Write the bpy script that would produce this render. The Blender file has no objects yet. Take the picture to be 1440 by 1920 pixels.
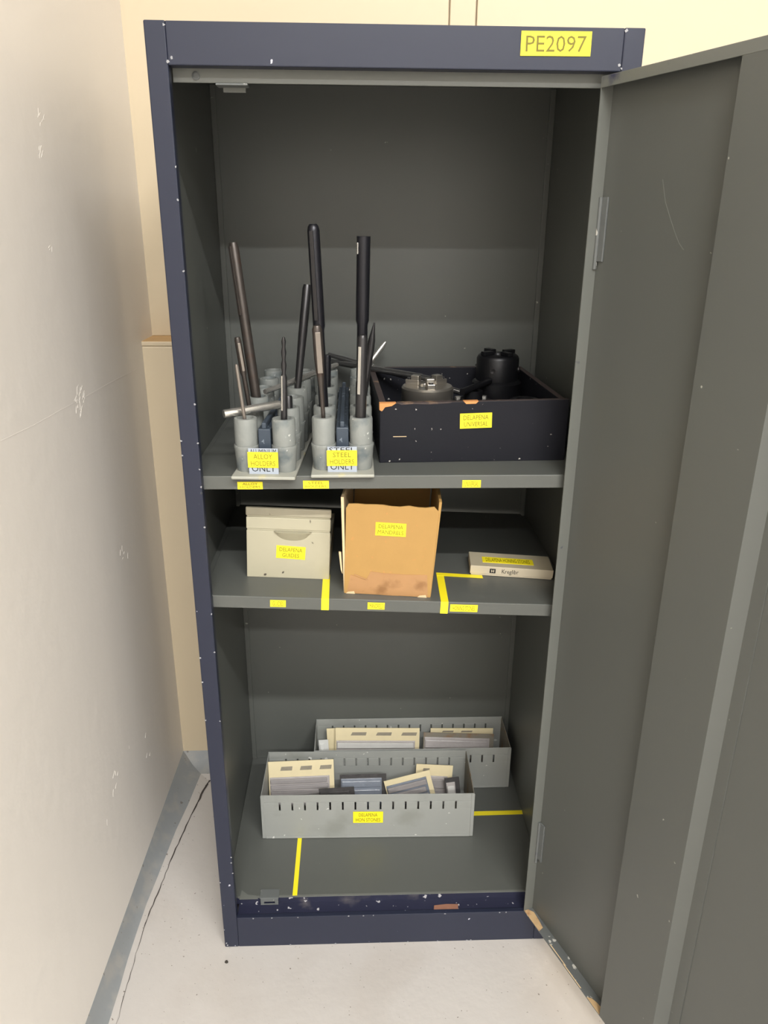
import bpy, bmesh, math, random
from mathutils import Vector, Matrix
random.seed(7)
scene = bpy.context.scene
COL = scene.collection
R = math.radians

# ------------------------------------------------------------------ camera, world, exposure
F, PITCH, YAW, ROLL = 1443.36, .3592, .0382, .0075
CAM = Vector((.3016, -1.2902, 1.5297))
fwd = Vector((math.sin(YAW)*math.cos(PITCH), math.cos(YAW)*math.cos(PITCH), -math.sin(PITCH)))
rgt = Vector((math.cos(YAW), -math.sin(YAW), 0)); up = rgt.cross(fwd)
r2 = rgt*math.cos(ROLL)+up*math.sin(ROLL); u2 = -rgt*math.sin(ROLL)+up*math.cos(ROLL)
cam = bpy.data.cameras.new('camera'); camo = bpy.data.objects.new('camera', cam); COL.objects.link(camo)
cam.sensor_fit = 'VERTICAL'; cam.sensor_height = 36; cam.lens = 36*F/1920
cam.clip_start = .01
camo.matrix_world = Matrix(((r2.x, u2.x, -fwd.x, CAM.x), (r2.y, u2.y, -fwd.y, CAM.y), (r2.z, u2.z, -fwd.z, CAM.z), (0, 0, 0, 1)))
scene.camera = camo
w = bpy.data.worlds.new('world'); scene.world = w; w.use_nodes = True
w.node_tree.nodes['Background'].inputs[0].default_value = (1, .99, .97, 1)
w.node_tree.nodes['Background'].inputs[1].default_value = .05
scene.view_settings.view_transform = 'Standard'; scene.view_settings.look = 'None'
scene.view_settings.exposure = -0.28; scene.view_settings.gamma = 1
LAMP_W = 200.0
LAMP_COL = (1, 1, .99)

# ------------------------------------------------------------------ materials
def srgb(r, g, b):
    f = lambda c: ((c/255+.055)/1.055)**2.4 if c > 10 else c/255/12.92
    return (f(r), f(g), f(b), 1)
def mat(name, col, rough=.5, metal=0., var=.06, vscale=6., bump=0., bscale=60., specks=None, speck_scale=120., speck_t=.72, spec=.5, stains=None, stain_scale=3., stain_t=.6, coat=0.):
    m = bpy.data.materials.new(name); m.use_nodes = True
    nt = m.node_tree; N = nt.nodes; L = nt.links; b = N['Principled BSDF']
    b.inputs['Roughness'].default_value = rough; b.inputs['Metallic'].default_value = metal
    b.inputs['Specular IOR Level'].default_value = spec
    b.inputs['Coat Weight'].default_value = coat
    tc = N.new('ShaderNodeTexCoord'); co = tc.outputs['Object']
    n = N.new('ShaderNodeTexNoise'); n.inputs['Scale'].default_value = vscale; n.inputs['Detail'].default_value = 4
    L.new(co, n.inputs['Vector'])
    mx = N.new('ShaderNodeMix'); mx.data_type = 'RGBA'
    mx.inputs[6].default_value = tuple(min(1, c*(1-var)) for c in col[:3])+(1,)
    mx.inputs[7].default_value = tuple(min(1, c*(1+var)) for c in col[:3])+(1,)
    L.new(n.outputs['Fac'], mx.inputs[0]); out = mx.outputs[2]
    def layer(out, c2, scale, t, soft=.03, detail=2):
        n2 = N.new('ShaderNodeTexNoise'); n2.inputs['Scale'].default_value = scale; n2.inputs['Detail'].default_value = detail
        L.new(co, n2.inputs['Vector'])
        mr = N.new('ShaderNodeMapRange'); mr.inputs[1].default_value = t; mr.inputs[2].default_value = t+soft
        L.new(n2.outputs['Fac'], mr.inputs[0])
        m2 = N.new('ShaderNodeMix'); m2.data_type = 'RGBA'; L.new(mr.outputs[0], m2.inputs[0]); L.new(out, m2.inputs[6]); m2.inputs[7].default_value = c2
        return m2.outputs[2]
    if stains: out = layer(out, stains, stain_scale, stain_t, .15, 5)
    if specks: out = layer(out, specks, speck_scale, speck_t)
    L.new(out, b.inputs['Base Color'])
    if bump:
        n3 = N.new('ShaderNodeTexNoise'); n3.inputs['Scale'].default_value = bscale; n3.inputs['Detail'].default_value = 5
        L.new(co, n3.inputs['Vector'])
        bp = N.new('ShaderNodeBump'); bp.inputs['Strength'].default_value = bump; bp.inputs['Distance'].default_value = .004
        L.new(n3.outputs['Fac'], bp.inputs['Height']); L.new(bp.outputs[0], b.inputs['Normal'])
    return m
M = {}
M['wall_white'] = mat('white wall paint', srgb(228, 222, 214), .5, var=.02, vscale=2, bump=.22, bscale=26)
M['wall_cream'] = mat('cream wall paint', srgb(206, 190, 162), .5, var=.02, vscale=2, bump=.08, bscale=14)
M['hall_wall'] = mat('pale hall wall', srgb(236, 234, 230), .7, var=.02)
M['hall_far'] = mat('grey hall wall', srgb(224, 223, 220), .7, var=.02)
M['hall_ceiling'] = mat('pale hall ceiling', srgb(236, 235, 231), .8, var=.02)
M['ledge'] = mat('tan ledge', srgb(196, 160, 112), .6, var=.12, vscale=20)  # plain tan with soft variation, used on the ledge top only
M['floor'] = mat('painted concrete', srgb(186, 181, 176), .5, var=.04, vscale=3, bump=.25, bscale=40, specks=srgb(120, 112, 104), speck_scale=130, speck_t=.71, stains=srgb(182, 176, 170), stain_scale=4, stain_t=.52)
M['skirt'] = mat('grey skirting paint', srgb(136, 139, 140), .5, var=.06, vscale=8, bump=.3, bscale=25, stains=srgb(148, 147, 144), stain_scale=20, stain_t=.5, specks=srgb(110, 105, 100), speck_scale=70, speck_t=.70)
M['crack'] = mat('dark crack', srgb(62, 56, 52), .9)
M['grey'] = mat('grey cabinet enamel', srgb(87, 89, 85), .42, var=.04, vscale=3, bump=.03, bscale=40, specks=srgb(165, 165, 155), speck_scale=60, speck_t=.77)
M['grey_lt'] = mat('light grey enamel', srgb(104, 106, 101), .45, var=.05, vscale=8, specks=srgb(64, 66, 78), speck_scale=30, speck_t=.72)
M['grey_worn'] = mat('worn grey enamel', srgb(96, 99, 98), .5, var=.08, vscale=10, stains=srgb(50, 52, 84), stain_scale=14, stain_t=.58, specks=srgb(190, 188, 180), speck_scale=60, speck_t=.67)
M['grey_lip'] = mat('chipped grey lip enamel', srgb(104, 106, 101), .45, var=.05, vscale=8, stains=srgb(44, 46, 72), stain_scale=26, stain_t=.62)
M['chip'] = mat('chipped paint', srgb(150, 150, 152), .6, var=.2, vscale=200)
M['navy'] = mat('navy cabinet enamel', srgb(36, 40, 56), .38, spec=.4, var=.06, vscale=3, bump=.02, bscale=50, specks=srgb(190, 190, 200), speck_scale=70, speck_t=.745)
M['navy_worn'] = mat('worn navy enamel', srgb(36, 38, 58), .5, var=.15, vscale=10, stains=srgb(96, 92, 94), stain_scale=12, stain_t=.62, specks=srgb(180, 178, 180), speck_scale=60, speck_t=.68)
M['rust'] = mat('bare worn patch', srgb(190, 160, 118), .8, var=.2, vscale=60, stains=srgb(158, 112, 74), stain_scale=40, stain_t=.5)
M['rust_brown'] = mat('rusty scrape', srgb(140, 98, 78), .8, var=.2, vscale=60)
M['yellow'] = mat('yellow label tape', srgb(246, 228, 40), .4, var=.02, vscale=10)
M['ink'] = mat('olive black ink', srgb(108, 98, 14), .6)
M['black_ink'] = mat('black ink', srgb(22, 22, 24), .6)
M['cast'] = mat('grey cast holder paint', srgb(132, 135, 131), .45, var=.1, vscale=30, bump=.15, bscale=120, stains=srgb(98, 106, 108), stain_scale=24, stain_t=.54, specks=srgb(190, 190, 184), speck_scale=90, speck_t=.70)
M['cast_blue'] = mat('blue grey web paint', srgb(54, 64, 76), .5, var=.2, vscale=40, specks=srgb(110, 120, 130), speck_scale=80, speck_t=.64)
M['plate'] = mat('worn base plate', srgb(160, 160, 150), .5, var=.12, vscale=25, stains=srgb(190, 180, 130), stain_scale=30, stain_t=.6)
M['card_sign'] = mat('pale blue sign card', srgb(164, 172, 184), .6, var=.03)
M['steel_dk'] = mat('dark oiled steel', srgb(58, 57, 58), .32, .6, var=.2, vscale=30)
M['steel_blk'] = mat('black oxide steel', srgb(38, 38, 43), .3, .5, var=.2, vscale=25)
M['steel_br'] = mat('browned steel', srgb(74, 68, 64), .36, .5, var=.25, vscale=40, stains=srgb(78, 62, 54), stain_scale=30, stain_t=.55)
M['steel'] = mat('bright steel', srgb(206, 203, 196), .26, .8, var=.06, vscale=30)
M['steel_pol'] = mat('polished grey rod', srgb(150, 149, 148), .18, .9, var=.08, vscale=30)
M['steel_chk'] = mat('turned chuck steel', srgb(186, 180, 170), .3, .9, var=.1, vscale=40)
M['steel_thin'] = mat('dull ground steel', srgb(128, 120, 112), .4, .5, var=.1, vscale=40)
M['box_navy'] = mat('navy painted wood', srgb(22, 23, 30), .6, spec=.25, var=.12, vscale=8, bump=.12, bscale=60, specks=srgb(188, 184, 176), speck_scale=85, speck_t=.705)
M['box_edge'] = mat('worn wooden edge', srgb(62, 52, 50), .7, var=.25, vscale=30, stains=srgb(150, 120, 92), stain_scale=22, stain_t=.6)
M['bare_wood'] = mat('bare orange wood', srgb(206, 142, 84), .7, var=.15, vscale=50)
M['black_iron'] = mat('black iron', srgb(22, 22, 25), .4, .4, var=.2, vscale=25)
M['cream'] = mat('cream enamel', srgb(176, 170, 147), .42, var=.03, vscale=8, specks=srgb(80, 74, 64), speck_scale=45, speck_t=.71)
M['cream_edge'] = mat('chipped cream edge', srgb(164, 157, 136), .5, var=.1, vscale=30, specks=srgb(70, 64, 56), speck_scale=50, speck_t=.68)
M['cardboard'] = mat('brown cardboard', srgb(172, 134, 76), .75, var=.06, vscale=25, bump=.05, bscale=120, specks=srgb(180, 134, 76), speck_scale=110, speck_t=.66)
M['cardboard_lt'] = mat('torn cardboard edge', srgb(216, 190, 150), .8, var=.12, vscale=40)
M['pack_tape'] = mat('brown packing tape', srgb(170, 128, 84), .35, var=.08, vscale=30, stains=srgb(140, 100, 60), stain_scale=22, stain_t=.56)
M['carton'] = mat('off white carton', srgb(196, 184, 160), .65, var=.06, vscale=20)
M['carton_top'] = mat('grubby carton top', srgb(176, 166, 142), .65, var=.08, vscale=20)
M['tray'] = mat('grey tray enamel', srgb(148, 150, 146), .45, var=.05, vscale=10, specks=srgb(200, 200, 196), speck_scale=60, speck_t=.70, stains=srgb(136, 138, 132), stain_scale=9, stain_t=.55)
M['tray_rust'] = mat('rusty tray end', srgb(124, 118, 106), .6, var=.1, vscale=20, stains=srgb(126, 96, 66), stain_scale=22, stain_t=.52)
M['pack_card'] = mat('yellowed pack card', srgb(220, 206, 168), .7, var=.06, vscale=40)
M['pack_print'] = mat('grey pack print', srgb(142, 134, 118), .7, var=.2, vscale=90)
M['pack_film'] = mat('cloudy plastic film', srgb(172, 166, 164), .2, var=.12, vscale=50, bump=.3, bscale=90)
M['film_blue'] = mat('blue grey plastic film', srgb(120, 126, 136), .18, var=.2, vscale=40, bump=.4, bscale=70)
M['film_dark'] = mat('dark crumpled film', srgb(72, 70, 70), .2, var=.3, vscale=40, bump=.5, bscale=70)
M['stone'] = mat('grey honing stone', srgb(146, 141, 140), .6, var=.12, vscale=60)
M['stone_lt'] = mat('pale honing stone', srgb(196, 194, 190), .5, var=.1, vscale=60)
M['white_pl'] = mat('white plastic', srgb(214, 214, 210), .4)
M['shade'] = mat('lamp housing', srgb(225, 225, 222), .5)
M['pebble'] = mat('dark crumb', srgb(50, 44, 38), .8)
def emis(name, col, s):
    m = bpy.data.materials.new(name); m.use_nodes = True; b = m.node_tree.nodes['Principled BSDF']
    b.inputs['Base Color'].default_value = (.9, .9, .9, 1); b.inputs['Emission Color'].default_value = col+(1,); b.inputs['Emission Strength'].default_value = s
    return m
M['diffuser'] = emis('lamp diffuser', (1, .95, .88), 4)

# ------------------------------------------------------------------ mesh helpers
class MB:
    def __init__(s): s.v = []; s.f = []; s.m = []
    def add(s, vs, fs, m=0):
        o = len(s.v); s.v += [tuple(p) for p in vs]; s.f += [tuple(o+i for i in f) for f in fs]
        s.m += ([m]*len(fs) if isinstance(m, int) else list(m)); return s
    def box(s, x0, x1, y0, y1, z0, z1, m=0):
        # face order: -z, +z, -y, +y, -x, +x
        return s.add([(x0, y0, z0), (x1, y0, z0), (x1, y1, z0), (x0, y1, z0), (x0, y0, z1), (x1, y0, z1), (x1, y1, z1), (x0, y1, z1)],
                     [(0, 3, 2, 1), (4, 5, 6, 7), (0, 1, 5, 4), (2, 3, 7, 6), (3, 0, 4, 7), (1, 2, 6, 5)], m)
    def hexa(s, b, t, m=0):   # bottom quad (ccw from above), top quad
        return s.add(list(b)+list(t), [(0, 3, 2, 1), (4, 5, 6, 7), (0, 1, 5, 4), (2, 3, 7, 6), (3, 0, 4, 7), (1, 2, 6, 5)], m)
    def prism(s, pts, d, m=0):  # polygon pts (3d, ccw seen from -d side flips) extruded along vector d
        n = len(pts); d = Vector(d); p = [Vector(q) for q in pts]; q = [a+d for a in p]
        return s.add([tuple(a) for a in p+q], [tuple(range(n-1, -1, -1)), tuple(range(n, 2*n))]+[(i, (i+1) % n, n+(i+1) % n, n+i) for i in range(n)], m)
    def lathe(s, prof, n=20, c=(0, 0, 0), m=0):
        vs = []; fs = []; rings = []
        for r, z in prof:
            if r < 1e-6: rings.append([len(vs)]); vs.append((c[0], c[1], c[2]+z))
            else:
                rings.append(list(range(len(vs), len(vs)+n)))
                vs += [(c[0]+r*math.cos(2*math.pi*k/n), c[1]+r*math.sin(2*math.pi*k/n), c[2]+z) for k in range(n)]
        for a, b in zip(rings, rings[1:]):
            for k in range(n):
                k2 = (k+1) % n
                if len(a) == 1 and len(b) == 1: continue
                if len(a) == 1: fs.append((a[0], b[k2], b[k]))
                elif len(b) == 1: fs.append((a[k], a[k2], b[0]))
                else: fs.append((a[k], a[k2], b[k2], b[k]))
        return s.add(vs, fs, m)
def link(o, parent=None):
    COL.objects.link(o)
    if parent: o.parent = parent
    return o
def obj(name, mb, mats, parent=None, loc=None, rot=None, bevel=0., smooth=False, label=None, seg=2):
    me = bpy.data.meshes.new(name); me.from_pydata(mb.v, [], mb.f)
    mats = mats if isinstance(mats, (list, tuple)) else [mats]
    for k in mats: me.materials.append(M[k])
    me.polygons.foreach_set('material_index', mb.m)
    bm = bmesh.new(); bm.from_mesh(me); bmesh.ops.recalc_face_normals(bm, faces=bm.faces); bm.to_mesh(me); bm.free()
    if smooth:
        me.polygons.foreach_set('use_smooth', [True]*len(me.polygons)); me.set_sharp_from_angle(angle=R(38))
    me.update()
    o = link(bpy.data.objects.new(name, me), parent)
    if loc is not None: o.location = loc
    if rot is not None: o.rotation_euler = rot
    if bevel:
        b = o.modifiers.new('bevel', 'BEVEL'); b.width = bevel; b.segments = seg; b.limit_method = 'ANGLE'; b.angle_limit = R(40)
    if label: o['label'] = label
    return o
def tag(o, label, cat, group=None):
    o['label'] = label; o['category'] = cat
    if group: o['group'] = group
    return o
def thing(name, label, cat, loc=(0, 0, 0), rot=(0, 0, 0), group=None):
    o = bpy.data.objects.new(name, None); link(o); o.location = loc; o.rotation_euler = rot; o.empty_display_size = .05
    return tag(o, label, cat, group)
def struct(o): o['kind'] = 'structure'; return o

def text_polys(s, h):
    cu = bpy.data.curves.new('t', 'FONT'); cu.body = s; cu.size = 1; cu.resolution_u = 2
    t = bpy.data.objects.new('t', cu); COL.objects.link(t)
    me = bpy.data.meshes.new_from_object(t)
    vs = [tuple(v.co) for v in me.vertices]; fs = [tuple(p.vertices) for p in me.polygons]
    bpy.data.objects.remove(t); bpy.data.curves.remove(cu); bpy.data.meshes.remove(me)
    xs = [v[0] for v in vs]; ys = [v[1] for v in vs]
    k = h/.7
    return [((v[0]-(min(xs)+max(xs))/2)*k, v[1]*k) for v in vs], fs, (max(xs)-min(xs))*k
def write(mb, s, cx, z0, h, wmax, y, m, stretch=True):
    vs, fs, wd = text_polys(s, h); sx = wmax/wd if (wd > wmax or stretch) else 1
    mb.add([(cx+v[0]*sx, y, z0+v[1]) for v in vs], fs, m)
def label_plate(name, parent, loc, rot, wd, ht, lines, fill='yellow', ink='ink', label=None, t=.0008):
    """plate in local xz, facing -y, centred at loc"""
    mb = MB().box(-wd/2, wd/2, -t, 0, -ht/2, ht/2)
    n = len(lines)
    for i, ln in enumerate(lines):
        txt, fr = (ln if isinstance(ln, tuple) else (ln, .8))
        band = ht/n if n else ht
        h = band*(.62 if n > 1 else .66)
        zc = ht/2-band*(i+.5)
        if n > 1: zc *= .88
        write(mb, txt, 0, zc-h/2, h, wd*fr, -t-.0002, 1)
    o = obj(name, mb, [fill, ink], parent, loc, rot)
    if label: o['label'] = label
    return o

# ------------------------------------------------------------------ the room
CEIL, ROOM_X, ROOM_Y = 4.75, 5.5, -8.5
SCUFFS = [(.19, 1.207, .030, 26, 1), (.18, 1.697, .020, 7, 2), (.16, 1.635, .014, 6, 3), (.33, .82, .03, 5, 4), (.10, .40, .12, 8, 5), (.33, .30, .04, 3, 6), (.15, 1.48, .03, 3, 7)]
def wx(y): return -.2187-.0223*(.6375-y)          # the left wall is a touch out of square
YL, YU, ZL = .63, .74, 1.256                       # lower wall face, recessed upper wall face, ledge height
struct(obj('floor', MB().box(-.6, ROOM_X+.1, ROOM_Y-.1, .95, -.12, 0), 'floor'))
def slab(p, q, t, z0, z1):
    d = (Vector(q)-Vector(p)); n = Vector((-d.y, d.x)).normalized()*t
    a, b = Vector(p), Vector(q)
    return MB().hexa([(a.x, a.y, z0), (b.x, b.y, z0), (b.x+n.x, b.y+n.y, z0), (a.x+n.x, a.y+n.y, z0)], [(a.x, a.y, z1), (b.x, b.y, z1), (b.x+n.x, b.y+n.y, z1), (a.x+n.x, a.y+n.y, z1)])
struct(obj('wall_left', slab((wx(.9), .9), (wx(ROOM_Y), ROOM_Y), -.12, 0, CEIL), 'wall_white'))
wb = struct(obj('wall_back', MB().box(-.3, ROOM_X, YU, YU+.15, 0, CEIL), 'wall_cream'))
obj('dado', MB().box(-.26, ROOM_X, YL, YU+.001, 0, ZL-.012), 'wall_cream', wb, bevel=.004)
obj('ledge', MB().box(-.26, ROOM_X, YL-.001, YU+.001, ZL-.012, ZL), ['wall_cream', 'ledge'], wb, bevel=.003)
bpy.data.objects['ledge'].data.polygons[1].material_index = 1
struct(obj('wall_right', MB().box(ROOM_X, ROOM_X+.12, ROOM_Y, .9, 0, CEIL), 'hall_wall'))
struct(obj('wall_front', MB().box(-.45, ROOM_X, ROOM_Y-.12, ROOM_Y, 0, CEIL), 'hall_far'))
struct(obj('ceiling', MB().box(-.6, ROOM_X+.1, ROOM_Y-.1, .95, CEIL, CEIL+.1), 'hall_ceiling'))
# cover strip on the upper back wall
struct(obj('trim_1', MB().box(.5195, .5780, YU-.012, YU, ZL, CEIL), 'wall_cream', bevel=.002))
for x0, x1 in ((-.26, .5165), (.5810, ROOM_X)):
    obj('wall_panel', MB().box(x0, x1, YU-.012, YU+.001, ZL, CEIL), 'wall_cream', wb, bevel=.002)
# sloping grey skirting
prof = lambda wd, h: [(0, h), (.12*wd, .80*h), (.35*wd, .36*h), (.7*wd, .10*h), (wd, 0.0)]
ys = [.63, .56, .45, .36, .28, .2, .12, .056, -.03, -.1, -.172, -.3, -.6, -1.2, -2.5, -5, ROOM_Y]
wds = [.09, .083, .07, .058, .050, .045, .039, .036, .038, .041, .044, .046, .048, .05, .05, .05, .05]
vs = []; fs = []
for i, (y, wd) in enumerate(zip(ys, wds)):
    j = random.uniform(-.002, .002)
    for a, h in prof(wd+j, .05): vs.append((wx(y)+a, y, h+.0005))
for i in range(len(ys)-1):
    for k in range(4): fs.append((i*5+k, i*5+k+1, i*5+k+6, i*5+k+5))
struct(obj('baseboard_left', MB().add(vs, fs, [0, 0, 0, 1]*(len(ys)-1)), ['skirt', 'floor'], smooth=True))
vs = []; fs = []
xs = [-.23, -.14, -.06, .1, .5, 1, 3, ROOM_X]
for x in xs:
    for a, h in prof(.07, .05): vs.append((x, YL-a, h+.0005))
for i in range(len(xs)-1):
    for k in range(4): fs.append((i*5+k, i*5+k+1, i*5+k+6, i*5+k+5))
struct(obj('baseboard_back', MB().add(vs, fs, [0, 0, 0, 1]*(len(xs)-1)), ['skirt', 'floor'], smooth=True))
# crack between skirting and floor
cr = [(-.02, .555), (-.10, .556), (-.132, .555), (-.139, .53)]
for y, wd in zip(ys[2:13], wds[2:13]):
    cr.append((wx(y)+wd+.001, y))
fine = []
for (a, b) in zip(cr, cr[1:]):
    for k in range(5):
        t = k/5; fine.append((a[0]+(b[0]-a[0])*t+random.uniform(-.0016, .0016), a[1]+(b[1]-a[1])*t+random.uniform(-.001, .001)))
mb = MB(); vs = []; fs = []
for i, (x, y) in enumerate(fine):
    a = fine[max(0, i-1)]; b = fine[min(len(fine)-1, i+1)]; d = Vector((b[0]-a[0], b[1]-a[1])).normalized()
    wd = (.0028 if i < 26 else .0013)*random.uniform(.35, 1.2)
    if i > 44: wd *= .45
    vs += [(x-d.y*wd, y+d.x*wd, .0012), (x+d.y*wd, y-d.x*wd, .0012)]
for i in range(len(fine)-1): fs.append((2*i, 2*i+1, 2*i+3, 2*i+2))
obj('crack', mb.add(vs, fs), 'crack', bpy.data.objects['floor'])

def scuff(cy, cz, r, n, seed):
    rnd = random.Random(seed); mb = MB()
    for k in range(n):
        a = rnd.uniform(0, 6.28); d = r*rnd.random()**.7; y = cy+d*math.cos(a); z = cz+d*math.sin(a)
        l = rnd.uniform(.002, .008); b = rnd.uniform(.3, 1.4); wdt = rnd.uniform(.0005, .0012)
        dy, dz = l*math.cos(b), l*math.sin(b); x = wx(y)
        mb.prism([(x-.0005, y-dy, z-dz), (x-.0005, y-dz*wdt/l, z+dy*wdt/l), (x-.0005, y+dy, z+dz), (x-.0005, y+dz*wdt/l, z-dy*wdt/l)], (.00085, 0, 0))
    o = obj('paint_ridge', mb, 'wall_white', bpy.data.objects['wall_left'], smooth=False); o['kind'] = 'stuff'
for q in SCUFFS: scuff(*q)
line = [(-.16, 1.2170), (-.02, 1.2105), (.10, 1.2090), (.22, 1.2060), (.36, 1.2045), (.57, 1.1990)]
mb = MB()
for a, b in zip(line, line[1:]):
    mb.prism([(wx(a[0])-.0005, a[0], a[1]), (wx(b[0])-.0005, b[0], b[1]), (wx(b[0])-.0005, b[0], b[1]+.0008), (wx(a[0])-.0005, a[0], a[1]+.0008)], (.0008, 0, 0))
obj('plaster_seam', mb, 'wall_white', bpy.data.objects['wall_left'])

# ------------------------------------------------------------------ hall lamps: two rows of strip lights high under the ceiling
def strip_light(x, y, z, label, watts):
    t = thing('strip_light_offscreen', label, 'ceiling light', (x, y, z), group='strip lights under the hall ceiling')
    obj('housing', MB().box(-.75, .75, -.08, .08, .03, .09), 'shade', t, bevel=.008)
    obj('diffuser_offscreen', MB().box(-.73, .73, -.06, .06, .01, .031), 'diffuser', t, bevel=.006)
    for s in (-.5, .5): obj('hanger', MB().box(s-.01, s+.01, -.01, .01, .088, CEIL-z), 'shade', t)
    l = bpy.data.lights.new('tube_lamp_offscreen', 'AREA'); l.shape = 'RECTANGLE'; l.size = 1.46; l.size_y = .12; l.energy = watts; l.color = LAMP_COL
    lo = link(bpy.data.objects.new('tube_lamp_offscreen', l), t); lo.location = (0, 0, .004)
for row, y in (('nearer the cabinet', -3.55), ('farther from the cabinet', -5.85)):
    for k, nth in enumerate(('first', 'second')):
        strip_light(.58+1.75*k, y, 4.62, nth+' strip light from the white wall in the row '+row, LAMP_W)

# ------------------------------------------------------------------ the cabinet
W, H, D = .73, 1.80, .53
HB, ST, PZ, ZF = 1.743, .031, .085, .10            # header bottom, stile width, plinth top, floor pan
cab = thing('storage_cabinet', 'tall navy steel cabinet with grey inside, its single door open', 'cabinet', (0, 0, 0))
obj('side_panel', MB().box(0, .0022, .018, D, .004, H-.002, (0, 0, 0, 0, 0, 1)), ['navy', 'grey'], cab)
obj('side_panel', MB().box(W-.0022, W, .018, D, .004, H-.002, (0, 0, 0, 0, 1, 0)), ['navy', 'grey'], cab)
obj('back_panel', MB().box(.001, W-.001, D-.001, D+.002, .004, H-.002, (0, 0, 1, 0, 0, 0)), ['navy', 'grey'], cab)
obj('top_panel', MB().box(0, W, .018, D+.002, H-.003, H, (1, 0, 0, 0, 0, 0)), ['navy', 'grey'], cab)
for x in (.0022, W-.0022-.012):                       # seam strips in the two back corners
    obj('corner_seam', MB().box(x, x+.012, D-.006, D-.001, ZF, H-.004), 'grey', cab, bevel=.001)
obj('stile', MB().box(0, ST, 0, .0195, 0, H), 'navy', cab, bevel=.002)
obj('stile', MB().box(W-ST, W, 0, .0195, 0, H), 'navy', cab, bevel=.002)
hd = obj('header_rail', MB().box(ST, W-ST, .0004, .0195, HB, H-.0005), 'navy', cab, bevel=.0015)
obj('header_stop', MB().box(ST, W-ST, .026, .029, 1.7245, HB+.02), 'grey_lt', cab, bevel=.0008)
obj('header_soffit', MB().box(ST, W-ST, .018, .028, HB+.0005, HB+.006), 'navy_worn', cab)
obj('plinth', MB().box(ST, W-ST, .0005, .012, 0, PZ), 'navy', cab, bevel=.0015)
obj('plinth_ledge', MB().box(ST, W-ST, .010, .046, PZ-.006, PZ-.003), 'navy_worn', cab)
pan = obj('floor_pan', MB().box(.0025, W-.0025, .043, D-.0015, ZF-.002, ZF).box(.02, W-.02, .0425, .0445, PZ-.004, ZF-.0005, 1), ['grey', 'navy_worn'], cab, bevel=.0006)
obj('floor_pan_edge', MB().box(ST-.002, W-ST+.002, .0410, .046, ZF-.001, ZF+.0008), 'grey_lt', cab)
label_plate('asset_label', cab, (.5985, -.0001, 1.7778), (0, R(-.3), 0), .104, .0318, [('PE2097', .86)])
# keyhole stop and top latch plate, bottom latch
obj('stop_screw', MB().lathe([(0, 0), (.006, 0), (.006, .002), (.004, .003), (.004, .001), (0, .001)], 16), 'grey_worn', cab, (.0655, .0262, 1.7335), (R(90), 0, 0), smooth=True)
lt = obj('latch_plate', MB().box(.094, .142, .024, .050, 1.7215, 1.7245), 'grey_worn', cab, bevel=.001)
obj('latch_lip', MB().box(.102, .136, .046, .049, 1.7150, 1.7220), 'grey_lt', lt)
lb = obj('latch_keeper', MB().box(.078, .121, .037, .062, ZF+.0005, ZF+.003).box(.080, .120, .036, .038, .0925, ZF+.002).box(.080, .120, .036, .038, .083, .0865).box(.080, .088, .036, .038, .0865, .0925).box(.112, .120, .036, .038, .0865, .0925), 'grey_worn', cab, bevel=.0006)
obj('bare_patch', MB().prism([(.47, .0095, PZ-.0025), (.49, .0105, PZ-.0025), (.525, .0115, PZ-.0025), (.527, .026, PZ-.0025), (.50, .027, PZ-.0025), (.472, .024, PZ-.0025)], (0, 0, .0006)), 'rust_brown', cab)
obj('bare_patch', MB().prism([(.0325, .036, ZF+.001), (.075, .036, ZF+.001), (.07, .046, ZF+.001), (.05, .049, ZF+.001), (.035, .062, ZF+.001)], (0, 0, .0005)), 'grey_lt', cab)
rnd = random.Random(11)
def chip(x, z, y=-.0003, sc=1.):
    pts = [(x+math.cos(k*1.05)*rnd.uniform(.0008, .0026)*sc, y, z+math.sin(k*1.05)*rnd.uniform(.0006, .0026)*sc) for k in range(6)]
    obj('paint_chip', MB().prism(pts, (0, .0006, 0)), 'chip', cab)
for k in range(16): chip(ST-.0012+rnd.uniform(-.0008, .0006), rnd.uniform(.15, 1.70))
for k in range(7): chip(.0015, rnd.uniform(.03, 1.2))
for k in range(9): chip(rnd.uniform(.05, .65), PZ-.0012)
for k in range(7): chip(rnd.uniform(.01, .68), .0015, sc=1.3)
for x, z in ((ST, HB+.004), (ST-.002, H-.006), (W-ST, HB+.004), (W-ST+.002, H-.004), (W-ST-.004, HB+.008), (ST+.006, HB+.010), (.006, .006), (.004, .012)): chip(x, z, sc=1.2)
# shelves
Z1 = 1.107
def shelf(z, tilt):
    o = obj('shelf', MB().box(.012, W-.012, .021, D-.012, -.0025, 0).box(.012, W-.012, .020, .0225, -.025, 0).box(.012, W-.012, .0225, .034, -.025, -.0225), 'grey', cab, (0, 0, z), (0, tilt, 0), bevel=.0012)
    for x in (.0025, W-.0145):
        obj('shelf_bracket', MB().box(x, x+.012, .03, D-.02, -.012, -.002), 'grey', o)
    return o
TILT = .042; Z2 = .8732
s1 = shelf(Z1, 0); s2 = shelf(Z2, TILT)
def z2(x): return Z2-x*math.tan(TILT)
def edge_label(par, x0, x1, zc, h, lines): return label_plate('edge_label', par, ((x0+x1)/2, .0197, zc), (0, 0, 0), x1-x0, h, lines)
edge_label(s1, .0900, .1347, 1.0897-Z1, .0140, [('ALLOY', .6), ('HOLDERS', .8)])
edge_label(s1, .2065, .2527, 1.0907-Z1, .0148, [('STEEL', .6), ('HOLDERS', .8)])
edge_label(s1, .4923, .5258, 1.0908-Z1, .0140, [('UNIVERSAL', .75)])
edge_label(s2, .1381, .1676, -.0130, .0140, [('GUIDES', .7)])
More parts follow.
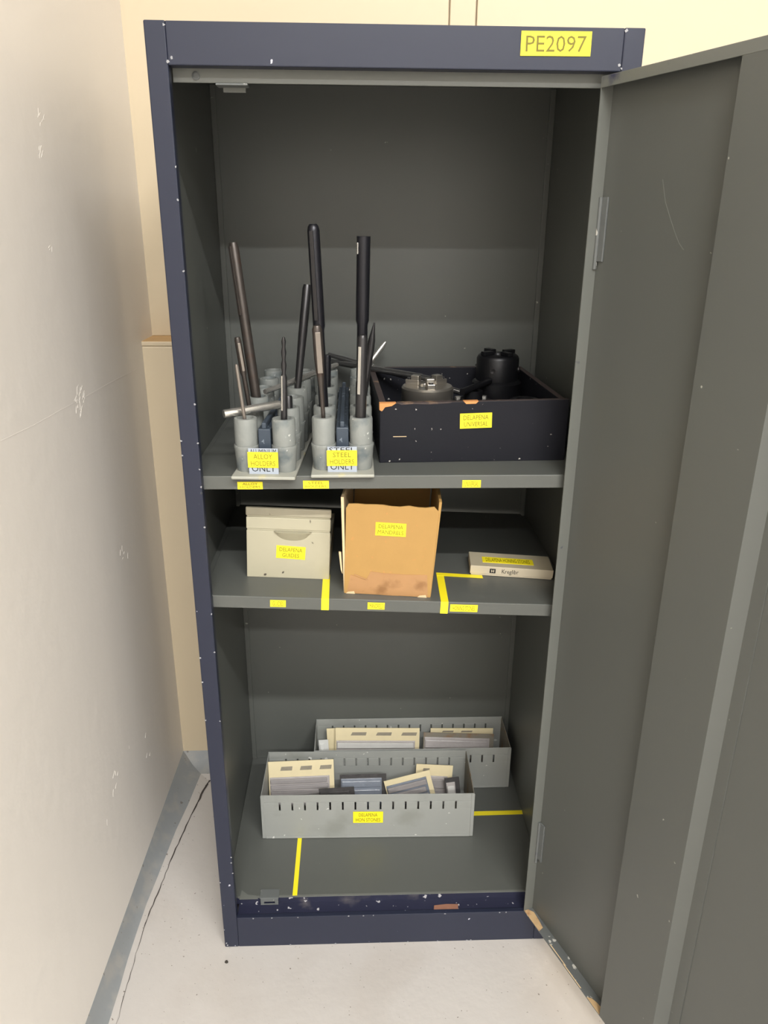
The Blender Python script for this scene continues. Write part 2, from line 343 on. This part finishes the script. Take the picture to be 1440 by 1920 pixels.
edge_label(s2, .3225, .3551, -.0126, .0142, [('MANDRELS', .75)])
edge_label(s2, .4806, .5336, -.0122, .0148, [('HONING STONES', .8)])
def tape(par, pts, lab=None):
    return obj('tape_strip', MB().prism([(x, y, z+.0004) for x, y, z in pts], (0, 0, .0005)), 'yellow', par)
tape(s2, [(.2345, .0195, 0), (.2490, .0195, 0), (.2475, .1250, 0), (.2338, .1250, 0)])
obj('tape_strip', MB().box(.2345, .2490, .0188, .0200, -.0240, .0009), 'yellow', s2)
tape(s2, [(.4620, .0195, 0), (.4765, .0195, 0), (.4805, .1480, 0), (.4655, .1480, 0)])
obj('tape_strip', MB().box(.4620, .4765, .0188, .0200, -.0245, .0009), 'yellow', s2)
tape(s2, [(.4660, .1345, .0004), (.5600, .1280, .0004), (.5600, .1420, .0004), (.4660, .1490, .0004)])
tape(pan, [(.1515, .0440, ZF), (.1620, .0440, ZF), (.1615, .2300, ZF), (.1515, .2300, ZF)])
tape(pan, [(.5600, .2830, ZF), (.7270, .2850, ZF), (.7275, .2990, ZF), (.5600, .2980, ZF)])

# ------------------------------------------------------------------ the door (part of the cabinet), swung open
DA = R(21.4); DT = .022; DW = .664; DZ0, DZ1 = .0875, 1.7365
dloc = (.671+math.cos(DA)*DT, math.sin(DA)*DT, 0)
door = obj('door', MB().box(0, DW, 0, .0015, DZ0, DZ1, (0, 0, 1, 0, 0, 0)), ['navy', 'grey'], cab, dloc, (0, 0, -(math.pi/2-DA)), label='grey inner face of the open cabinet door')
obj('hinge_flange', MB().box(0, .0016, -DT, .0003, DZ0, DZ1), 'grey_lt', door)
obj('free_flange', MB().box(DW-.0016, DW, -DT, .0003, DZ0, DZ1), 'grey_lt', door)
obj('top_flange', MB().box(.0016, DW-.0016, -DT, .0003, DZ1-.0016, DZ1, (0, 1, 1, 1, 1, 1)), ['grey_lt', 'grey_worn'], door)
obj('top_lip', MB().box(.0016, DW-.0016, -DT-.0003, -DT+.0012, DZ1-.0155, DZ1-.0003), 'grey_lip', door, bevel=.0006)
bf = obj('bottom_flange', MB().box(.0016, DW-.0016, -DT, .0003, DZ0, DZ0+.0016), 'grey_worn', door)
# hat-section stiffener down the middle of the door
pf = [(.250, -.0005), (.253, -.0005), (.266, -DT), (.391, -DT), (.404, -.0018), (.425, -.0018), (.425, 0), (.250, 0)]
z0, z1 = DZ0+.0016, DZ1-.0016
obj('stiffener', MB().prism([(x, y, z0) for x, y in pf], (0, 0, z1-z0)), 'grey', door, bevel=.0008)
for za, zb in ((1.474, 1.570), (.236, .333)):
    hg = obj('hinge', MB().box(.003, .019, -.0035, -.0002, za, zb), 'grey_worn', door, bevel=.0008)
    obj('knuckle', MB().lathe([(0, za-.012), (.0032, za-.012), (.0032, zb), (0, zb)], 12, (.0035, -.004, 0)), 'grey_worn', hg, smooth=True)
# bare and torn spots on the lower flange
def patch(pts, m): obj('bare_patch', MB().prism([(x, y, DZ0+.0017) for x, y in pts], (0, 0, .0005)), m, bf)
patch([(.002, -.0215), (.030, -.0218), (.060, -.0216), (.056, -.009), (.036, -.006), (.014, -.004), (.003, -.012)], 'rust')
patch([(.226, -.0215), (.2645, -.0218), (.262, -.008), (.244, -.010), (.232, -.014)], 'rust')
patch([(.095, -.0195), (.15, -.0192), (.153, -.0178), (.10, -.0176)], 'cardboard_lt')
patch([(.145, -.0212), (.205, -.0212), (.206, -.0196), (.15, -.0194)], 'cardboard_lt')
# scratch on the door skin
mb = MB()
sc = [(.131, 1.590), (.142, 1.560), (.158, 1.535), (.172, 1.515), (.18, 1.505), (.19, 1.497)]
for a, b in zip(sc, sc[1:]): mb.prism([(a[0], -.0004, a[1]), (a[0]+.001, -.0004, a[1]+.0008), (b[0]+.0008, -.0004, b[1]+.0008), (b[0], -.0004, b[1])], (0, .0003, 0))
obj('scratch', mb, 'grey_lt', door)

# ------------------------------------------------------------------ holder racks on the top shelf
def holder_rack(loc, rz, label, top_word, lab, lab_dx):
    t = thing('holder_rack', label, 'tool rack', loc, (0, 0, rz), 'holder racks on the top shelf')
    obj('base_plate', MB().box(-.002, .1105, 0, .404, 0, .006), 'plate', t, bevel=.002)
    obj('web', MB().box(.043, .065, .034, .394, .006, .083).box(.050, .058, .034, .394, .083, .094), 'cast_blue', t, bevel=.002)
    for r in range(6):
        for x in (.0205, .0875):
            y = .0440+.066*r; dz = .005*r
            c = obj('cup', MB().lathe([(0, .006), (.0185, .006), (.0195, .010), (.0222, .046+dz), (.0230, .050+dz), (.0222, .053+dz), (.0120, .053+dz), (0, .053+dz)], 28, (x, y, 0)), 'cast', t, smooth=True)
            sl = obj('sleeve', MB().lathe([(0, .0531+dz), (.0205, .0531+dz), (.0205, .097+dz), (.0195, .1005+dz), (.0148, .101+dz), (.0142, .099+dz), (.0142, .060+dz), (0, .060+dz)], 28, (x, y, 0)), 'cast', c, smooth=True)
    sg = obj('sign_card', MB().box(.0275, .0795, .0165, .0178, .004, .0525), 'card_sign', t)
    for word, z, h, wd in ((top_word, .0425, .009, .046), ('ONLY', .0105, .011, .042)):
        mb = MB(); write(mb, word, .0535, z, h, wd, .0163, 0); obj('sign_lettering', mb, 'black_ink', sg)
    label_plate('label', sg, (.0530, .0160, .0320), (0, 0, 0), .0535, .0285, lab)
    return t
RA, RAZ = (.0845, .0, Z1), R(-3.2)
RB, RBZ = (.2235, .0065, Z1), R(.2)
holder_rack(RA, RAZ, 'grey cup rack for alloy holders, beside the cabinet side wall', 'ALUMINIUM', [('ALLOY', .62), ('HOLDERS', .8)], 0)
holder_rack(RB, RBZ, 'grey cup rack for steel holders, beside the navy wooden box', 'STEEL', [('STEEL', .6), ('HOLDERS', .8)], 0)
def cup(rk, col, row):
    loc, rz = (RA, RAZ) if rk == 0 else (RB, RBZ)
    x, y = (.0205, .0875)[col], .0440+.066*row
    return Vector((loc[0]+x*math.cos(rz)-y*math.sin(rz), loc[1]+x*math.sin(rz)+y*math.cos(rz), loc[2]+.0605+.005*row))
def mandrel(label, p0, p1, prof, m, flat=None, grp='mandrels standing in the racks', cross=None, n=14):
    """prof: (fraction, radius) pairs from base to tip"""
    p0 = Vector(p0); p1 = Vector(p1); L = (p1-p0).length
    pts = [(0, 0)]+[(r, f*L) for f, r in prof]+[(0, prof[-1][0]*L)]
    q = Vector((0, 0, 1)).rotation_difference((p1-p0).normalized())
    t = thing('mandrel', label, 'mandrel', p0, q.to_euler(), grp)
    obj('shaft', MB().lathe(pts, n), m, t, smooth=True)
    if flat:
        fa, fb, r, wd, ang, fm = flat
        obj('stone_strip', MB().box(-wd/2, wd/2, -r-.002, -r+.004, fa*L, fb*L), fm, t, rot=(0, 0, ang), bevel=.0006)
    if cross:
        for f, r in cross: obj('collar', MB().lathe([(0, f*L-.004), (r, f*L-.004), (r, f*L+.004), (0, f*L+.004)], n), m, t, smooth=True)
    return t
C = cup
mandrel('thin pale rod in the front cup beside the cabinet wall', C(0, 0, 0)+Vector((.002, 0, 0)), (.0976, .04, 1.3015), [(0, .0034), (.97, .0032), (1, .002)], 'steel_thin')
mandrel('short brown flat-headed mandrel behind the thin pale rod', C(0, 0, 1), (.0916, .108, 1.3378), [(0, .0040), (.58, .0042), (.62, .0062), (.97, .0060), (1, .0045)], 'steel_br', (.64, .94, .0062, .005, .3, 'steel_thin'))
mandrel('tall browned mandrel leaning towards the cabinet wall', C(0, 0, 2), (.0805, .20, 1.4942), [(0, .0090), (.35, .0098), (.97, .0092), (1, .0075)], 'steel_br', (.6, .98, .0094, .006, -.7, 'steel_br'))
mandrel('slim dark mandrel with a twisted notched tip', C(0, 1, 0), (.1800, .04, 1.3475), [(0, .0058), (.62, .0056), (.66, .0032), (.74, .0048), (.79, .0030), (.86, .0046), (.91, .0028), (.96, .0040), (1, .002)], 'steel_dk', (.3, .64, .0052, .003, -.5, 'steel'))
mandrel('dark mid-height mandrel standing towards the rear of the alloy rack', C(0, 1, 3)+Vector((-.004, 0, 0)), (.2078, .285, 1.4149), [(0, .0060), (.35, .0075), (.62, .0088), (.97, .0088), (1, .0072)], 'steel_dk')
mandrel('wide flat-bladed mandrel tapering to a thin pale shank', C(1, 0, 0)+Vector((.002, 0, 0)), (.2366, .04, 1.3671), [(0, .0036), (.46, .0040), (.60, .0072), (.72, .0088), (.97, .0086), (1, .0060)], 'steel_br', (.60, .95, .0080, .009, .1, 'steel_thin'))
mandrel('tallest black mandrel, polished towards its rounded top', C(1, 0, 1), (.2308, .11, 1.5272), [(0, .0088), (.50, .0088), (.52, .0108), (.97, .0106), (.99, .0090), (1, .006)], 'steel_blk', (.55, .97, .0102, .007, -.35, 'steel_dk'))
mandrel('stout dark mandrel with a bright stone strip let in', C(1, 1, 0)+Vector((-.002, 0, 0)), (.3139, .04, 1.3514), [(0, .0095), (.55, .0098), (.58, .0088), (.97, .0088), (1, .0060)], 'steel_dk', (.45, .90, .0090, .0055, -.45, 'steel'))
mandrel('tall black mandrel with a slotted castle top', C(1, 1, 1), (.3169, .11, 1.5133), [(0, .0095), (.55, .0095), (.57, .0118), (.985, .0118), (.985, .0075), (.95, .0065)], 'steel_blk', (.90, .955, .0112, .005, -1.1, 'steel'))
mandrel('dark mandrel with a slanted pointed tip behind the stout one', C(1, 1, 2), (.3372, .182, 1.3552), [(0, .0070), (.75, .0072), (.82, .0066), (1, .0012)], 'steel_dk')
mandrel('short black mandrel behind the tallest black mandrel in the steel rack', C(1, 0, 3), (.2460, .245, 1.285), [(0, .0075), (.96, .0075), (1, .006)], 'steel_blk')
mandrel('short dull mandrel low in the second cup of the alloy rack', C(0, 1, 1), (.178, .112, 1.232), [(0, .0075), (.95, .0075), (1, .006)], 'steel_dk')
G2 = 'loose rods lying behind the racks'
mandrel('bright rod lying across rear cups of the alloy rack', (.127, .186, 1.2236), (.262, .378, 1.2430), [(0, .0050), (.3, .0056), (.97, .0056), (1, .0042)], 'steel', grp=G2)
mandrel('short bright bar lying on the cups beside the cabinet wall', (.070, .0437, 1.2139), (.166, .093, 1.2206), [(0, .0076), (.95, .0076), (1, .006)], 'steel', grp=G2)
mandrel('grey rod sloping down over the box side into the box', (.2400, .4990, 1.2455), (.5350, .3430, 1.1880), [(0, .0052), (.12, .0064), (.95, .0064), (1, .005)], 'steel_pol', grp=G2)
mandrel('bright-tipped rod leaning up against the box side from the shelf', (.2380, .4300, 1.1110), (.3700, .4830, 1.2765), [(0, .0056), (.75, .0056), (.78, .0064), (.95, .0066), (1, .004)], 'steel', grp=G2)
mandrel('long dark rod lying over the box side onto the silver chuck', (.2390, .4980, 1.2300), (.4600, .3210, 1.2235), [(0, .0060), (.3, .0070), (.9, .0070), (.93, .0058), (1, .0050)], 'steel_pol', grp=G2)

# ------------------------------------------------------------------ navy wooden box with chucks
bx = thing('wooden_box', 'open navy painted wooden box with chipped edges and a yellow label', 'box', (.3455, .0975, Z1), (0, 0, R(2.2)))
BW, BD = .354, .375
obj('front_panel', MB().hexa([(0, 0, 0), (BW, 0, 0), (BW, .012, 0), (0, .012, 0)], [(0, 0, .113), (BW, 0, .118), (BW, .012, .118), (0, .012, .113)], (0, 1, 0, 0, 0, 0)), ['box_navy', 'box_edge'], bx, bevel=.0012)
obj('back_panel', MB().box(.012, BW-.012, BD-.012, BD, 0, .115, (0, 1, 0, 0, 0, 0)), ['box_navy', 'box_edge'], bx, bevel=.0012)
for x in (0, BW-.012):
    obj('side_panel', MB().box(x, x+.012, .0125, BD, 0, .114, (0, 1, 0, 0, 0, 0)), ['box_navy', 'box_edge'], bx, bevel=.0012)
obj('bottom_panel', MB().box(.0125, BW-.0125, .0125, BD-.0125, .001, .009), 'box_navy', bx)
obj('bare_corner', MB().prism([(-.0006, -.0006, .1136), (.030, -.0006, .1139), (.022, -.0006, .1085), (.010, -.0006, .1065), (.004, -.0006, .099), (-.0006, -.0006, .101)], (0, .013, 0)), 'bare_wood', bx)
obj('bare_chip', MB().prism([(.155, -.0006, .1157), (.183, -.0006, .1161), (.178, -.0006, .1115), (.160, -.0006, .1110)], (0, .013, 0)), 'bare_wood', bx)
obj('bare_chip', MB().prism([(.032, -.0006, .1140), (.135, -.0006, .1155), (.130, -.0006, .1130), (.09, -.0006, .1110), (.06, -.0006, .1120), (.04, -.0006, .1105)], (0, .013, 0)), 'box_edge', bx)
obj('scrape', MB().box(.025, .050, -.0006, .0004, .0500, .0512), 'cardboard_lt', bx)
label_plate('label', bx, (.1795, -.0001, .0795), (0, R(-1.6), 0), .0600, .0285, [('DELAPENA', .78), ('UNIVERSAL', .74)])
ZB = Z1+.0090
def chuck(loc, rz):
    t = thing('lathe_chuck', 'silver steel chuck with three jaws inside the navy box', 'chuck', loc, (0, 0, rz))
    obj('body', MB().lathe([(0, 0), (.030, 0), (.030, .030), (.052, .032), (.0535, .036), (.0535, .064), (.0520, .066), (.0520, .070), (.0535, .072), (.0535, .098), (.050, .102), (.018, .102), (.016, .098), (.016, .08), (0, .08)], 40), 'steel_chk', t, smooth=True)
    for k in range(3):
        a = 2*math.pi*k/3
        j = obj('jaw', MB().box(.017, .046, -.008, .008, .1019, .112).box(.017, .034, -.008, .008, .112, .121), 'steel_chk', t, rot=(0, 0, a), bevel=.001)
        obj('jaw_screw', MB().lathe([(0, 0), (.0048, 0), (.0048, .003), (0, .003)], 12), 'steel_dk', j, (.040, 0, .112), smooth=True)
    for k in range(3):
        a = 2*math.pi*(k+.5)/3
        obj('key_socket', MB().lathe([(0, 0), (.007, 0), (.007, .002), (.004, .002), (0, -.0)], 12), 'steel_blk', t, (.0530*math.cos(a), .0530*math.sin(a), .052), (0, R(90), a), smooth=True)
    return t
chuck((.4490, .2780, ZB), R(35))
t = thing('black_chuck', 'black iron chuck with a stepped hub at the rear of the box', 'chuck', (.6120, .3900, ZB))
obj('body', MB().lathe([(0, 0), (.052, 0), (.054, .004), (.054, .088), (.050, .092), (.046, .094), (.046, .140), (.043, .146), (.040, .148), (.014, .148), (.012, .144), (0, .144)], 36), 'black_iron', t, smooth=True)
for k in range(4):
    a = k*math.pi/2+.5
    obj('jaw', MB().box(.016, .042, -.007, .007, .1478, .156), 'black_iron', t, rot=(0, 0, a), bevel=.001)
    obj('screw', MB().lathe([(0, 0), (.006, 0), (.006, .003), (.003, .003), (0, .001)], 12), 'steel_dk', t, (.0455*math.cos(a+.7), .0455*math.sin(a+.7), .118), (0, R(90), a+.7), smooth=True)
t = thing('faceplate', 'low black iron faceplate lying between the chucks', 'faceplate', (.5480, .3050, ZB))
obj('plate', MB().lathe([(0, 0), (.046, 0), (.048, .004), (.048, .060), (.045, .064), (.020, .066), (.020, .086), (.012, .086), (.011, .07), (0, .07)], 32), 'black_iron', t, smooth=True)
obj('bolt', MB().lathe([(0, 0), (.007, 0), (.007, .006), (0, .006)], 6), 'steel', t, (-.030, .012, .0645))
obj('bolt', MB().lathe([(0, 0), (.007, 0), (.007, .006), (0, .006)], 6), 'steel', t, (.026, .020, .0645))
t = thing('iron_sleeve', 'black iron sleeve standing beside the box side wall', 'sleeve', (.6410, .2250, ZB))
obj('body', MB().lathe([(0, 0), (.030, 0), (.031, .003), (.031, .082), (.028, .085), (.018, .085), (.018, .05), (0, .05)], 28), 'black_iron', t, smooth=True)
mandrel('black bar resting on the iron faceplate and black chuck', (.5200, .2680, 1.2060), (.5900, .3470, 1.2145), [(0, .0070), (.95, .0070), (1, .005)], 'black_iron', grp=G2)

# ------------------------------------------------------------------ middle shelf
# cream metal card drawer
cd = thing('card_drawer', 'cream metal card drawer with a cup pull and yellow label', 'drawer', (.0835, .1060, z2(.0835)), (0, TILT, R(-1.2)))
CWd, CDp, CH = .1630, .20, .148
obj('front', MB().box(0, CWd, 0, .003, .0, .100).box(.001, CWd-.001, .0008, .003, .100, .104).box(0, CWd, -.0008, .003, .104, .128).box(.001, CWd-.001, .0010, .003, .128, .131), 'cream', cd, bevel=.0012)
obj('top_rim', MB().box(-.001, CWd+.001, -.0015, .006, .131, CH), 'cream_edge', cd, bevel=.002)
for x in (0, CWd-.0015): obj('side', MB().box(x, x+.0015, .003, CDp, 0, .066), 'cream', cd)
obj('rear', MB().box(.0015, CWd-.0015, CDp-.0015, CDp, 0, .066), 'cream', cd)
obj('bottom', MB().box(.0015, CWd-.0015, .003, CDp-.0015, .0, .002), 'cream', cd)
pts = [(.052+.037*2*(i/12)-.0, -.0085*math.sin(math.pi*i/12), 0) for i in range(13)]
mb = MB(); vs = []; fs = []
for i in range(13):
    a = math.pi*i/12; x = .090-.037*math.cos(a)
    vs += [(x, -.0001, .1005), (x, -.011*math.sin(a)**.6 if 0 < i < 12 else -.0001, .1005), (.090-.031*math.cos(a), -.0001, .1005-.0195*math.sin(a)**.7 if 0 < i < 12 else .1005)]
for i in range(12):
    b = 3*i; fs += [(b, b+1, b+4, b+3), (b+1, b+2, b+5, b+4)]
obj('cup_pull', mb.add(vs, fs), 'cream', cd, smooth=True)
label_plate('label', cd, (.0865, -.0001, .0560), (0, R(2.2), 0), .0570, .0270, [('DELAPENA', .78), ('GUIDES', .58)])
# cardboard box
kb = thing('cardboard_box', 'open brown cardboard box with taped base and yellow label', 'box', (.2760, .0455, z2(.2760)), (0, TILT, R(-3.4)))
KW, KD, KH = .1680, .20, .1840
random.seed(3)
def ragged(x0, x1, zt, n=10, j=.0018): return [(x0+(x1-x0)*i/n, zt+random.uniform(-j, j)) for i in range(n+1)]
tp = ragged(.0035, KW-.006, KH)
obj('front_panel', MB().prism([(.001, 0, 0), (KW-.001, 0, 0), (KW+.003, 0, KH-.008)]+[(x, 0, z) for x, z in reversed(tp)]+[(-.001, 0, KH-.010)], (0, .004, 0)), 'cardboard', kb, bevel=.0006)
obj('side_panel', MB().hexa([(0, .0042, .0), (.004, .0042, .0), (.004, KD, .0), (0, KD, .0)], [(-.011, -.001, .196), (-.006, .000, .196), (.001, KD, .203), (-.003, KD, .203)]), 'cardboard_lt', kb)
obj('side_panel', MB().hexa([(KW-.004, .0042, 0), (KW, .0042, 0), (KW, KD, 0), (KW-.004, KD, 0)], [(KW+.002, .000, .196), (KW+.007, .000, .196), (KW+.003, KD, .203), (KW-.001, KD, .203)]), 'cardboard', kb)
obj('back_panel', MB().box(.0045, KW-.0045, KD-.004, KD, 0, .195), 'cardboard', kb)
obj('bottom_panel', MB().box(.0045, KW-.0045, .0045, KD-.0045, .0002, .004), 'cardboard', kb)
obj('packing_tape', MB().prism([(.006, -.0006, .001), (KW-.006, -.0006, .001), (KW-.010, -.0006, .048), (.120, -.0006, .046), (.070, -.0006, .047), (.050, -.0006, .049), (.042, -.0006, .030), (.012, -.0006, .040)], (0, .0008, 0)), 'pack_tape', kb)
obj('packing_tape', MB().box(.074, .106, -.0010, -.0005, .0005, .045), 'pack_tape', kb)
obj('crease', MB().prism([(.018, -.0012, .0400), (.045, -.0012, .0300), (.046, -.0012, .0318), (.02, -.0012, .0418)], (0, .0006, 0)), 'pack_tape', kb)
for x in (.004, KW-.026): obj('torn_corner', MB().prism([(x, -.0009, -.0002), (x+.018, -.0009, -.0002), (x+.016, -.0009, .0055), (x+.004, -.0009, .0035)], (0, .003, 0)), 'cardboard_lt', kb)
obj('torn_flap', MB().prism([(-.0035, .001, .040), (-.007, .001, .048), (-.012, .001, .085), (-.0075, .001, .084), (-.0055, .001, .060)], (0, .004, 0)), 'cardboard_lt', kb)
label_plate('label', kb, (.0838, -.0002, .1370), (0, R(.2), 0), .0570, .0262, [('DELAPENA', .8), ('MANDRELS', .84)])
# small flat carton
ct = thing('flat_carton', 'small flat off-white carton with brand lettering on its edge', 'carton', (.5345, .1445, z2(.5345)+.0006), (0, TILT, R(-4.8)))
obj('tray', MB().box(.002, .168, .0008, .0700, 0, .016), 'carton', ct, bevel=.0008)
obj('lid', MB().box(0, .170, 0, .0715, .0035, .0212, (0, 1, 0, 0, 0, 0)), ['carton', 'carton_top'], ct, bevel=.001)
mb = MB(); write(mb, 'Kreglibr', .082, .0075, .0095, .034, -.0004, 0)
obj('lettering', mb, 'black_ink', ct)
obj('logo', MB().box(.040, .0520, -.0006, .0004, .0070, .0165).box(.0430, .0448, -.0009, -.0005, .009, .0145, 1).box(.0472, .0490, -.0009, -.0005, .009, .0145, 1).box(.0440, .0480, -.0009, -.0005, .0110, .0122, 1), ['black_ink', 'carton'], ct)
label_plate('label', ct, (.0790, .0330, .02125), (R(-90), 0, 0), .1060, .0270, [('DELAPENA HONING STONES', .86)])

# ------------------------------------------------------------------ slotted trays on the cabinet floor
def slotted(L, Hh, y0, y1, zs0, zs1, n=15, x_in=.045, sw=.0042):
    mb = MB().box(0, L, y0, y1, 0, zs0).box(0, L, y0, y1, zs1, Hh)
    xs = [x_in+(L-2*x_in)*i/(n-1) for i in range(n)]
    a = 0
    for x in xs+[L+sw/2]:
        b = x-sw/2
        dy = (y1-y0)*.0
        mb.box(a, b, y0-.0008+dy, y1-.0008+dy, zs0, zs1); a = x+sw/2
    return mb
def tray(label, loc, rz, L, Dp, Hh, lab):
    t = thing('slotted_tray', label, 'tray', loc, (0, 0, rz), 'slotted trays on the cabinet floor')
    obj('front_panel', slotted(L, Hh, 0, .0016, Hh-.046, Hh-.022), 'tray', t, bevel=.0006)
    obj('back_panel', slotted(L, Hh, Dp-.0016, Dp, Hh-.046, Hh-.022), 'tray', t, bevel=.0006)
    for x, m in ((.0002, 'tray'), (L-.0018, 'tray_rust')):
        obj('end_panel', MB().box(x, x+.0016, .0017, Dp-.0017, 0, Hh-.002), m, t)
    for x in (-.0006, L-.0074):
        obj('corner_lap', MB().box(x, x+.008, -.0018, .0, .002, Hh-.001), 'tray', t, bevel=.0005)
    obj('bottom', MB().box(.002, L-.002, .0017, Dp-.0017, .0003, .002), 'tray', t)
    obj('bottom_bead', MB().box(.008, L-.008, -.0022, .0, .001, .006), 'tray', t, bevel=.0008)
    if lab: label_plate('label', t, ((.289+.3625)/2-loc[0], -.0010, .0635), (0, R(.4), 0), .0735, .0345*.98, lab)
    return t
T1, T2 = (.0655, .2205, ZF), (.1860, .3888, ZF)
tray('grey slotted steel tray with a yellow label, in front of another', T1, R(-.7), .520, .165, .1310, [('DELAPENA', .62), ('HON STONES', .82)])
tray('grey slotted steel tray without label, against the cabinet back', T2, R(0), .522, .138, .1290, None)
def pack(label, cx, y, z, wd, ht, lean, roll=0., rz=0., top=.035, film='pack_film', card='pack_card', n=5, stick='stone', prints=3, grp='honing stone packs in the trays'):
    dip = wd/2*math.sin(abs(roll)); ht -= dip                  # a tilted pack stands on its lower corner
    t = thing('stone_pack', label, 'stone pack', (cx, y, z+dip), (0, 0, 0), grp)
    t.rotation_mode = 'YXZ'; t.rotation_euler = (-lean, roll, rz)
    obj('card', MB().box(-wd/2, wd/2, 0, .0016, 0, ht), card, t)
    for k in range(prints):
        x = -wd/2+wd*(.20+.30*k)
        obj('print_block', MB().prism([(x-wd*.02, -.0004, ht-top*.60), (x+wd*.16, -.0004, ht-top*.60), (x+wd*.17, -.0004, ht-top*.34), (x, -.0004, ht-top*.35)], (0, .0006, 0)), 'pack_print', t)
    if film:
        obj('film', MB().box(-wd/2+.003, wd/2-.012, -.0035, .0, .001, ht-top), film, t, bevel=.001)
    bh = (ht-top-.004)/max(1, n)
    for k in range(n):
        obj('stick', MB().box(-wd/2+.005, wd/2-.016+random.uniform(-.003, .003), -.0085, -.0030, .002+bh*k+bh*.14, .002+bh*(k+1)-bh*.14), stick, t, bevel=.0015)
    return t
b1 = T1[2]+.0020; b2 = T2[2]+.0020
pack('cream card pack of honing sticks standing upright in the labelled tray', .1570, .3250, b1, .1690, .127, R(14), R(-1.5), 0, .042)
pack('blue-grey film pack of sticks in the middle of the labelled tray', .3140, .2900, b1, .1200, .106, R(22), R(1.5), R(3), .010, film='film_blue', card='film_dark', n=4, prints=0, stick='film_blue')
pack('dark crumpled film pack in front of the cream card pack', .2560, .2550, b1, .0900, .1020, R(14), R(-7), R(-6), .008, film='film_dark', card='film_dark', n=3, prints=0, stick='film_dark')
pack('cream-edged stick pack tilted up, beside the blue-grey film pack', .4480, .2950, b1, .1200, .1080, R(12), R(-14), 0, .014, film='film_blue', n=4, prints=0)
pack('torn cream card pack tucked behind the tilted pack', .4950, .3350, b1, .0960, .1060, R(10), R(4), 0, .03, prints=1, n=2)
pack('white-tipped stub pack at the rusty end of the labelled tray', .5520, .3000, b1, .0380, .0950, R(10), R(-6), 0, .012, film='pack_film', card='film_dark', n=2, prints=0, stick='stone_lt')
pack('wide cream card pack with pale sticks in the rear tray', .3540, .4600, b2, .2320, .1270, R(12), R(1.2), 0, .036, n=4, stick='stone_lt')
pack('narrow cream card standing behind the wide card pack', .2420, .4800, b2, .0450, .1180, R(9), R(-2), 0, .10, film=None, n=0, prints=0)
pack('torn grubby film pack beside the wide card pack', .5760, .4500, b2, .1950, .1130, R(14), R(2.5), 0, .012, film='pack_film', card='tray_rust', n=3, prints=0, stick='pack_film')
pack('crumpled cream-edged pack behind the torn grubby pack', .5900, .4800, b2, .1750, .1120, R(9), R(1), 0, .02, film='film_dark', n=2, prints=2)
pack('small white plastic pack at the tray end beside the narrow card', .2130, .4500, b2, .0260, .1050, R(8), R(-3), 0, .01, film='white_pl', card='white_pl', n=1, prints=0, stick='white_pl')

# ------------------------------------------------------------------ crumb on the floor
mb = MB(); bm = bmesh.new(); bmesh.ops.create_icosphere(bm, subdivisions=2, radius=.0038)
for v in bm.verts: v.co *= random.uniform(.75, 1.15); v.co.z *= .7
mb.add([tuple(v.co) for v in bm.verts], [tuple(v.index for v in f.verts) for f in bm.faces]); bm.free()
tag(obj('crumb', mb, 'pebble', None, (.0096, -.039, .0024)), 'small dark crumb on the floor at the cabinet foot', 'crumb')
